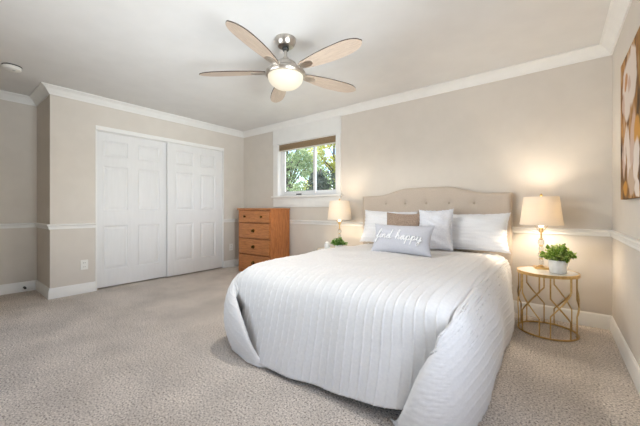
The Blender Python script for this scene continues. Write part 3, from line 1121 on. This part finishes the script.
def lamp(label, loc, rz=0.0, energy=5.0):
    t = thing('table_lamp', label, 'lamp', loc, rz, 'lit table lamps on the side tables')
    G().box((-.050, -.050, 0.001), (.050, .050, .020)).build('base', M_GOLD, t, bevel=.003)
    z = .020
    G().lathe([(.020, z), (.022, z + .006), (.010, z + .014)], 24).build('foot_collar', M_GOLD, t, smooth=40)
    gold = G()
    z += .014
    for (r, h) in ((.020, .050), (.026, .052), (.020, .046), (.026, .052)):
        G().lathe([(.008, z), (r * .8, z + h * .15), (r, z + h * .5), (r * .8, z + h * .85), (.008, z + h)], 12).build('crystal', M_CRYSTAL, t, smooth=30)
        G().lathe([(.006, z + h - .002), (.017, z + h + .001), (.017, z + h + .007), (.006, z + h + .010)], 24).build('gold_collar', M_GOLD, t, smooth=40)
        z += h + .008
    gold.lathe([(.007, z), (.007, z + .05), (.016, z + .052), (.016, z + .09), (.0, z + .095)], 20)
    gold.build('socket', M_GOLD, t, smooth=40)
    zb = z + .10
    s0, s1 = .385, .630
    G().lathe([(.0, zb - .006), (.014, zb), (.028, zb + .035), (.028, zb + .055), (.016, zb + .078), (0, zb + .084)], 20).build('bulb', M_BULB, t, smooth=60)
    sg = G().lathe([(.158, s0), (.128, s1), (.1265, s1), (.1565, s0), (.158, s0)], 48, caps=False)
    sd = sg.build('lamp_shade', M_SHADE, t, smooth=40)
    G().tube([(.1575 * math.cos(2 * PI * k / 48), .1575 * math.sin(2 * PI * k / 48), s0 + .004) for k in range(48)], .0022, 5, closed=True).build('shade_binding', M_SHADE, sd, smooth=50)
    G().tube([(.128 * math.cos(2 * PI * k / 48), .128 * math.sin(2 * PI * k / 48), s1 - .003) for k in range(48)], .0022, 5, closed=True).build('shade_binding', M_SHADE, sd, smooth=50)
    hg = G()
    hg.tube(catmull([(-.012, 0, z + .06), (-.055, 0, z + .13), (-.052, 0, z + .19), (-.012, 0, s1 + .004), (.012, 0, s1 + .004), (.052, 0, z + .19), (.055, 0, z + .13), (.012, 0, z + .06)], 6).tolist(), .0018, 6)
    for k in range(3):
        a = 2 * PI * k / 3 + .3
        hg.tube([(0, 0, s1 - .003), (.127 * math.cos(a), .127 * math.sin(a), s1 - .003)], .0016, 6)
    hg.build('harp', M_GOLD, t, smooth=50)
    G().lathe([(.0, s1 + .002), (.008, s1 + .004), (.011, s1 + .014), (.006, s1 + .026), (0, s1 + .030)], 16).build('finial', M_GOLD, t, smooth=50)
    l = light('bulb_light', 'POINT', (0, 0, (s0 + s1) / 2 - .01), energy, (1.0, .88, .72), radius=.06)
    l.parent = t
    return t


lamp('lit crystal table lamp with cream shade on the side table right of the bed', (-.098, 3.290, TZ + .002), R_(10), 14.0)
lamp('lit crystal table lamp with cream shade on the side table left of the bed', (-2.225, 3.280, TZ + .002), R_(20), 6.5)

M_PLANT = leaf_mat('potted_leaves', srgb(76, 104, 42), srgb(128, 156, 72), srgb(196, 206, 128), .25)
M_PLANTD = leaf_mat('potted_leaves_deep', srgb(72, 108, 48), srgb(112, 150, 76), srgb(176, 196, 130), .25)


def potted_plant(label, loc, r, h, spread, fh, n, leaf, mat, seed, ridged=True):
    rng = np.random.default_rng(seed)
    t = thing('potted_plant', label, 'plant', loc, 0)
    g = G()
    k = 44
    prof = [(.0, .001), (r * .82, .001), (r * .86, h * .06), (r * .95, h * .5), (r, h * .97), (r * .97, h), (r * .90, h), (r * .88, h * .86), (0, h * .86)]
    vs, fs = [], []
    m = len(prof)
    for i in range(k):
        a = 2 * PI * i / k
        for j, (q, z) in enumerate(prof):
            w = 1 + (.022 * ((i % 4) < 2) if ridged and 1 < j < 5 else 0)
            vs.append((q * w * math.cos(a), q * w * math.sin(a), z))
    for i in range(k):
        i2 = (i + 1) % k
        for j in range(m - 1):
            fs.append((i * m + j, i2 * m + j, i2 * m + j + 1, i * m + j + 1))
    g.add(vs, fs).build('pot', M_POT, t, smooth=40, merge=.0002)
    G().lathe([(0, h * .87), (r * .87, h * .87), (r * .7, h * .90), (0, h * .93)], 24).build('soil', M_SOIL, t)
    st, lf = G(), G()
    for _ in range(n):
        a = rng.uniform(0, 2 * PI)
        e = rng.uniform(0, 1) ** .6
        top = np.array([math.cos(a) * spread * e, math.sin(a) * spread * e, h + fh * (1 - .62 * e * e) * rng.uniform(.55, 1.0) - .02 * e])
        base = np.array([math.cos(a) * r * .5 * e, math.sin(a) * r * .5 * e, h * .88])
        mid = (base + top) / 2 + np.array([0, 0, .015])
        pts = catmull([base, mid, top], 3)
        st.tube(pts.tolist(), .0011, 4)
        for s in range(7):
            f = .35 + .65 * s / 6
            p = base + (top - base) * f + np.array([0, 0, .03 * f * (1 - f)])
            d = rng.normal(size=3) * .7 + np.array([math.cos(a) * .6, math.sin(a) * .6, .45])
            d /= np.linalg.norm(d)
            sd = np.cross(d, rng.normal(size=3))
            sd /= np.linalg.norm(sd)
            nn = np.cross(d, sd)
            L_ = leaf * rng.uniform(.7, 1.25)
            w = L_ * .36
            lf.add([p, p + d * L_ * .35 + sd * w - nn * L_ * .06, p + d * L_ * .75 + sd * w * .8 - nn * L_ * .08, p + d * L_, p + d * L_ * .75 - sd * w * .8 - nn * L_ * .08, p + d * L_ * .35 - sd * w - nn * L_ * .06, p + d * L_ * .5],
                   [(0, 1, 6), (1, 2, 6), (2, 3, 6), (3, 4, 6), (4, 5, 6), (5, 0, 6)])
    st.build('stems', new_mat('plant_stem', srgb(92, 108, 52), .7), t)
    lf.build('leaves', mat, t)
    return t


potted_plant('small leafy green plant in ribbed white pot on the right side table', (.018, 3.160, TZ + .002), .064, .105, .118, .140, 120, .027, M_PLANT, 21)
potted_plant('small green plant in white pot on the left side table', (-2.135, 3.130, TZ + .002), .045, .075, .095, .090, 60, .030, M_PLANTD, 22, False)
cd = thing('candle_jar', 'small white round candle jar beside the plant on the left table', 'candle', (-2.300, 3.110, TZ + .002))
G().lathe([(0, .001), (.030, .001), (.036, .010), (.036, .070), (.034, .076), (.031, .076), (.031, .062), (0, .062)], 28).build('jar', M_POT, cd, smooth=40)
G().lathe([(0, .063), (.030, .063), (.027, .094), (.012, .104), (0, .105)], 24).build('lid', M_POT, cd, smooth=40)

# ------------------------------------------------------------------ ceiling fan
FX, FY = -1.760, 1.802
fan = thing('ceiling_fan', 'nickel ceiling fan with five washed oak blades and lit glass bowl', 'ceiling fan', (FX, FY, ZC))
zf = lambda z: z - ZC
G().lathe([(0, -.001), (.086, -.001), (.086, -.010), (.083, -.026), (.070, -.056), (.062, -.064), (.036, -.068), (0, -.070)], 40).build('canopy', M_NICKEL, fan, smooth=35)
G().lathe([(0, -.066), (.022, -.068), (.030, -.082), (.022, -.098), (0, -.102)], 24).build('ball_joint', M_BLACK, fan, smooth=60)
G().lathe([(.013, -.095), (.013, -.165)], 20).build('downrod', M_NICKEL, fan, smooth=40)
G().lathe([(0, -.150), (.022, -.152), (.026, -.168), (.060, -.186), (.088, -.206), (.094, -.220), (.094, -.234), (0, -.236)], 44).build('motor_housing', M_NICKEL, fan, smooth=35)
G().lathe([(0, -.234), (.082, -.234), (.082, -.256), (0, -.256)], 40).build('dark_collar', M_DARK, fan, smooth=35)
G().lathe([(0, -.256), (.116, -.256), (.152, -.266), (.165, -.282), (.165, -.300), (.158, -.310), (.140, -.312), (0, -.312)], 52).build('light_ring', M_NICKEL, fan, smooth=35)
bowl = [(.146 * math.cos(q * PI / 2 / 12), -.312 - .105 * math.sin(q * PI / 2 / 12)) for q in range(13)]
G().lathe(bowl, 48).build('glass_bowl', M_BOWL, fan, smooth=70)
fl = light('fan_bulb_light', 'SPOT', (0, 0, -.445), 39.0, (1.0, .97, .93), radius=.02)
fl.data.spot_size = math.radians(172)
fl.data.spot_blend = 0.35
fl.parent = fan


def blade():
    rs_ = np.linspace(.165, .735, 40)
    top, bot = [], []
    hw = []
    for r in rs_:
        f = (r - .165) / .57
        w = .036 + .036 * math.sin(min(f / .58, 1) * PI / 2)
        if f > .62:
            w *= max(0.0, 1 - ((f - .62) / .38) ** 3.0) ** .62
        if f < .06:
            w *= .75 + .25 * f / .06
        hw.append(max(w, .004))
    ctr = [(r, 0.006 * math.sin((r - .165) / .57 * PI)) for r in rs_]
    out = [(r, c + w) for (r, c), w in zip(ctr, hw)] + [(r, c - w) for (r, c), w in zip(ctr[::-1], hw[::-1])]
    return out


OUT = blade()
k = len(OUT)
pitch = math.radians(-11)
for q in range(5):
    a = math.radians(-2 + 72 * q)
    R4 = Matrix.Rotation(a, 4, 'Z') @ Matrix.Translation((0, 0, -.272)) @ Matrix.Rotation(pitch, 4, 'X')
    g = G()
    n2 = k // 2
    vs = [Vector((x, y, -.004)) for x, y in OUT] + [Vector((x, y, .004)) for x, y in OUT]
    low = [(i, i + 1, k - 2 - i, k - 1 - i) for i in range(n2 - 1)]
    g.add(vs, low, 0)
    g.f += [tuple(k + i for i in f[::-1]) for f in low]
    g.m += [1] * len(low)
    g.f += [(i, (i + 1) % k, k + (i + 1) % k, k + i) for i in range(k)]
    g.m += [1] * k
    b = g.build('blade', [M_BLADE, M_BLADE_EDGE], fan)
    b.matrix_local = R4
    g = G()
    pl = [(.150, .018), (.180, .024), (.225, .031), (.262, .029), (.284, .018), (.290, 0)]
    ol = pl + [(x, -y) for x, y in pl[-2::-1]]
    m = len(ol)
    vs = [(x, y, -.0105) for x, y in ol] + [(x, y, -.0042) for x, y in ol]
    g.add(vs, [tuple(range(m)), tuple(range(m, 2 * m))[::-1]] + [(i, (i + 1) % m, m + (i + 1) % m, m + i) for i in range(m)])
    g.tube([(.085, 0, .010), (.125, 0, .004), (.170, 0, -.006)], [.012, .013, .012], 8)
    for sy in (-.012, .012):
        g.lathe([(.005, -.0128), (.005, -.010)], 10, c=(.255, sy, 0))
    br = g.build('blade_bracket', M_NICKEL, b, bevel=0.0)

# ------------------------------------------------------------------ picture on the right wall


def painting_mat():
    m = new_mat('floral_canvas_paint', srgb(140, 100, 60), .7, spec=.2)
    N, L = m.node_tree.nodes, m.node_tree.links
    b = N['Principled BSDF']
    tc = N.new('ShaderNodeTexCoord')
    nz = N.new('ShaderNodeTexNoise')
    nz.inputs['Scale'].default_value = 6
    nz.inputs['Detail'].default_value = 5
    mp = N.new('ShaderNodeMapping')
    mp.inputs['Scale'].default_value = (1, 1.6, .7)
    L.new(tc.outputs['Object'], mp.inputs['Vector'])
    L.new(mp.outputs['Vector'], nz.inputs['Vector'])
    cr = N.new('ShaderNodeValToRGB')
    e = cr.color_ramp.elements
    e[0].position, e[0].color = .33, (*srgb(78, 54, 30), 1)
    e[1].position, e[1].color = .68, (*srgb(196, 166, 134), 1)
    for p_, c_ in ((.45, srgb(128, 90, 48)), (.55, srgb(176, 126, 70))):
        k_ = e.new(p_)
        k_.color = (*c_, 1)
    L.new(nz.outputs['Fac'], cr.inputs['Fac'])
    last = cr.outputs['Color']
    # petals: soft-edged warped ovals (y from the far edge of the canvas, z from its foot)
    wz_ = N.new('ShaderNodeTexNoise')
    wz_.inputs['Scale'].default_value = 9
    wz_.inputs['Detail'].default_value = 3
    L.new(tc.outputs['Object'], wz_.inputs['Vector'])
    ws = N.new('ShaderNodeVectorMath')
    ws.operation = 'MULTIPLY_ADD'
    ws.inputs[1].default_value = (.10, .10, .10)
    L.new(wz_.outputs['Color'], ws.inputs[0])
    L.new(tc.outputs['Object'], ws.inputs[2])
    cream, pink, gold = srgb(226, 212, 200), srgb(206, 178, 160), srgb(204, 146, 66)
    PET = [(-.30, .74, .17, .12, 30, cream), (-.17, .68, .10, .15, 5, cream), (-.40, .66, .13, .12, -30, cream), (-.24, .60, .11, .12, -10, cream), (-.42, .80, .12, .07, 50, cream),
           (-.20, .73, .045, .06, 20, srgb(196, 142, 96)), (-.30, .69, .05, .05, 0, pink), (-.10, .62, .05, .08, 0, pink),
           (-.17, .33, .035, .16, 14, cream), (-.28, .26, .06, .19, -14, cream), (-.40, .34, .07, .18, 18, pink), (-.52, .36, .08, .10, -20, gold),
           (-.50, .20, .09, .13, 12, cream), (-.10, .25, .04, .12, -10, pink), (-.36, .10, .10, .08, 30, srgb(196, 170, 146)), (-.17, .07, .09, .06, 0, gold), (-.52, .05, .08, .05, 10, cream), (-.08, .45, .03, .05, 0, srgb(190, 140, 80))]
    for (py, pz, ry, rz_, an, c) in PET:
        q = N.new('ShaderNodeMapping')
        q.vector_type = 'TEXTURE'
        q.inputs['Location'].default_value = (.05, py + .05, pz + .05)
        q.inputs['Rotation'].default_value = (math.radians(an), 0, 0)
        q.inputs['Scale'].default_value = (.5, ry, rz_)
        L.new(ws.outputs['Vector'], q.inputs['Vector'])
        ln = N.new('ShaderNodeVectorMath')
        ln.operation = 'LENGTH'
        L.new(q.outputs['Vector'], ln.inputs[0])
        rg = N.new('ShaderNodeMapRange')
        rg.inputs['From Min'].default_value = 1.05
        rg.inputs['From Max'].default_value = .80
        L.new(ln.outputs['Value'], rg.inputs['Value'])
        mx = N.new('ShaderNodeMix')
        mx.data_type = 'RGBA'
        L.new(rg.outputs['Result'], mx.inputs['Factor'])
        L.new(last, mx.inputs['A'])
        mx.inputs['B'].default_value = (*c, 1)
        last = mx.outputs['Result']
    L.new(last, b.inputs['Base Color'])
    return m


pic = thing('wall_painting', 'tall canvas painting of cream flowers on brown, on the right wall', 'painting', (XR, 2.89, 1.10))
G().box((-.032, -.72, 0), (-.002, 0, .905)).build('canvas', painting_mat(), pic, bevel=.002)
G().box((-.020, -.705, .015), (-.001, -.015, .89)).build('stretcher', M_OAK_H, pic)

# ------------------------------------------------------------------ small fittings


def outlet(label, loc):
    o = thing('wall_outlet', label, 'outlet', loc, 0)
    pl = G().box((.0005, -.038, -.060), (.006, .038, .060)).build('cover_plate', M_PLAST, o, bevel=.002)
    for zz_ in (-.024, .024):
        s = G().box((.005, -.017, zz_ - .015), (.008, .017, zz_ + .015)).build('socket', M_PLAST, o, bevel=.002)
        G().box((.0078, -.009, zz_ - .006), (.0084, -.006, zz_ + .006)).box((.0078, .006, zz_ - .006), (.0084, .009, zz_ + .006)).build('slot', M_DARK, s)
    return o


outlet('white wall outlet left of the closet doors', (XL, 1.160, .350))
outlet('white wall outlet between the closet doors and the dresser', (XL, 3.292, .354))
ds = thing('door_stop', 'small black door stop on the far left baseboard', 'door stop', (XA + .016, .72, .055))
G().lathe([(0, 0), (.013, .001), (.013, .006), (.006, .008), (.006, .050), (.013, .052), (.013, .068), (0, .070)], 16).build('stop', M_BLACK, ds, smooth=40).rotation_euler = (0, PI / 2, 0)
sm = thing('smoke_detector', 'round white smoke detector on the ceiling', 'smoke detector', (-4.214, .493, ZC))
G().lathe([(0, -.001), (.072, -.001), (.072, -.010), (0, -.010)], 36).build('mounting_plate', M_DARK, sm, smooth=40)
G().lathe([(0, -.009), (.070, -.009), (.072, -.016), (.066, -.036), (.050, -.044), (0, -.044)], 40).build('cover', M_PLAST, sm, smooth=40)
G().lathe([(.012, -.043), (.012, -.047), (0, -.047)], 20, c=(.02, .01, 0)).build('test_button', new_mat('button_grey', srgb(190, 188, 184), .5), sm, smooth=40)
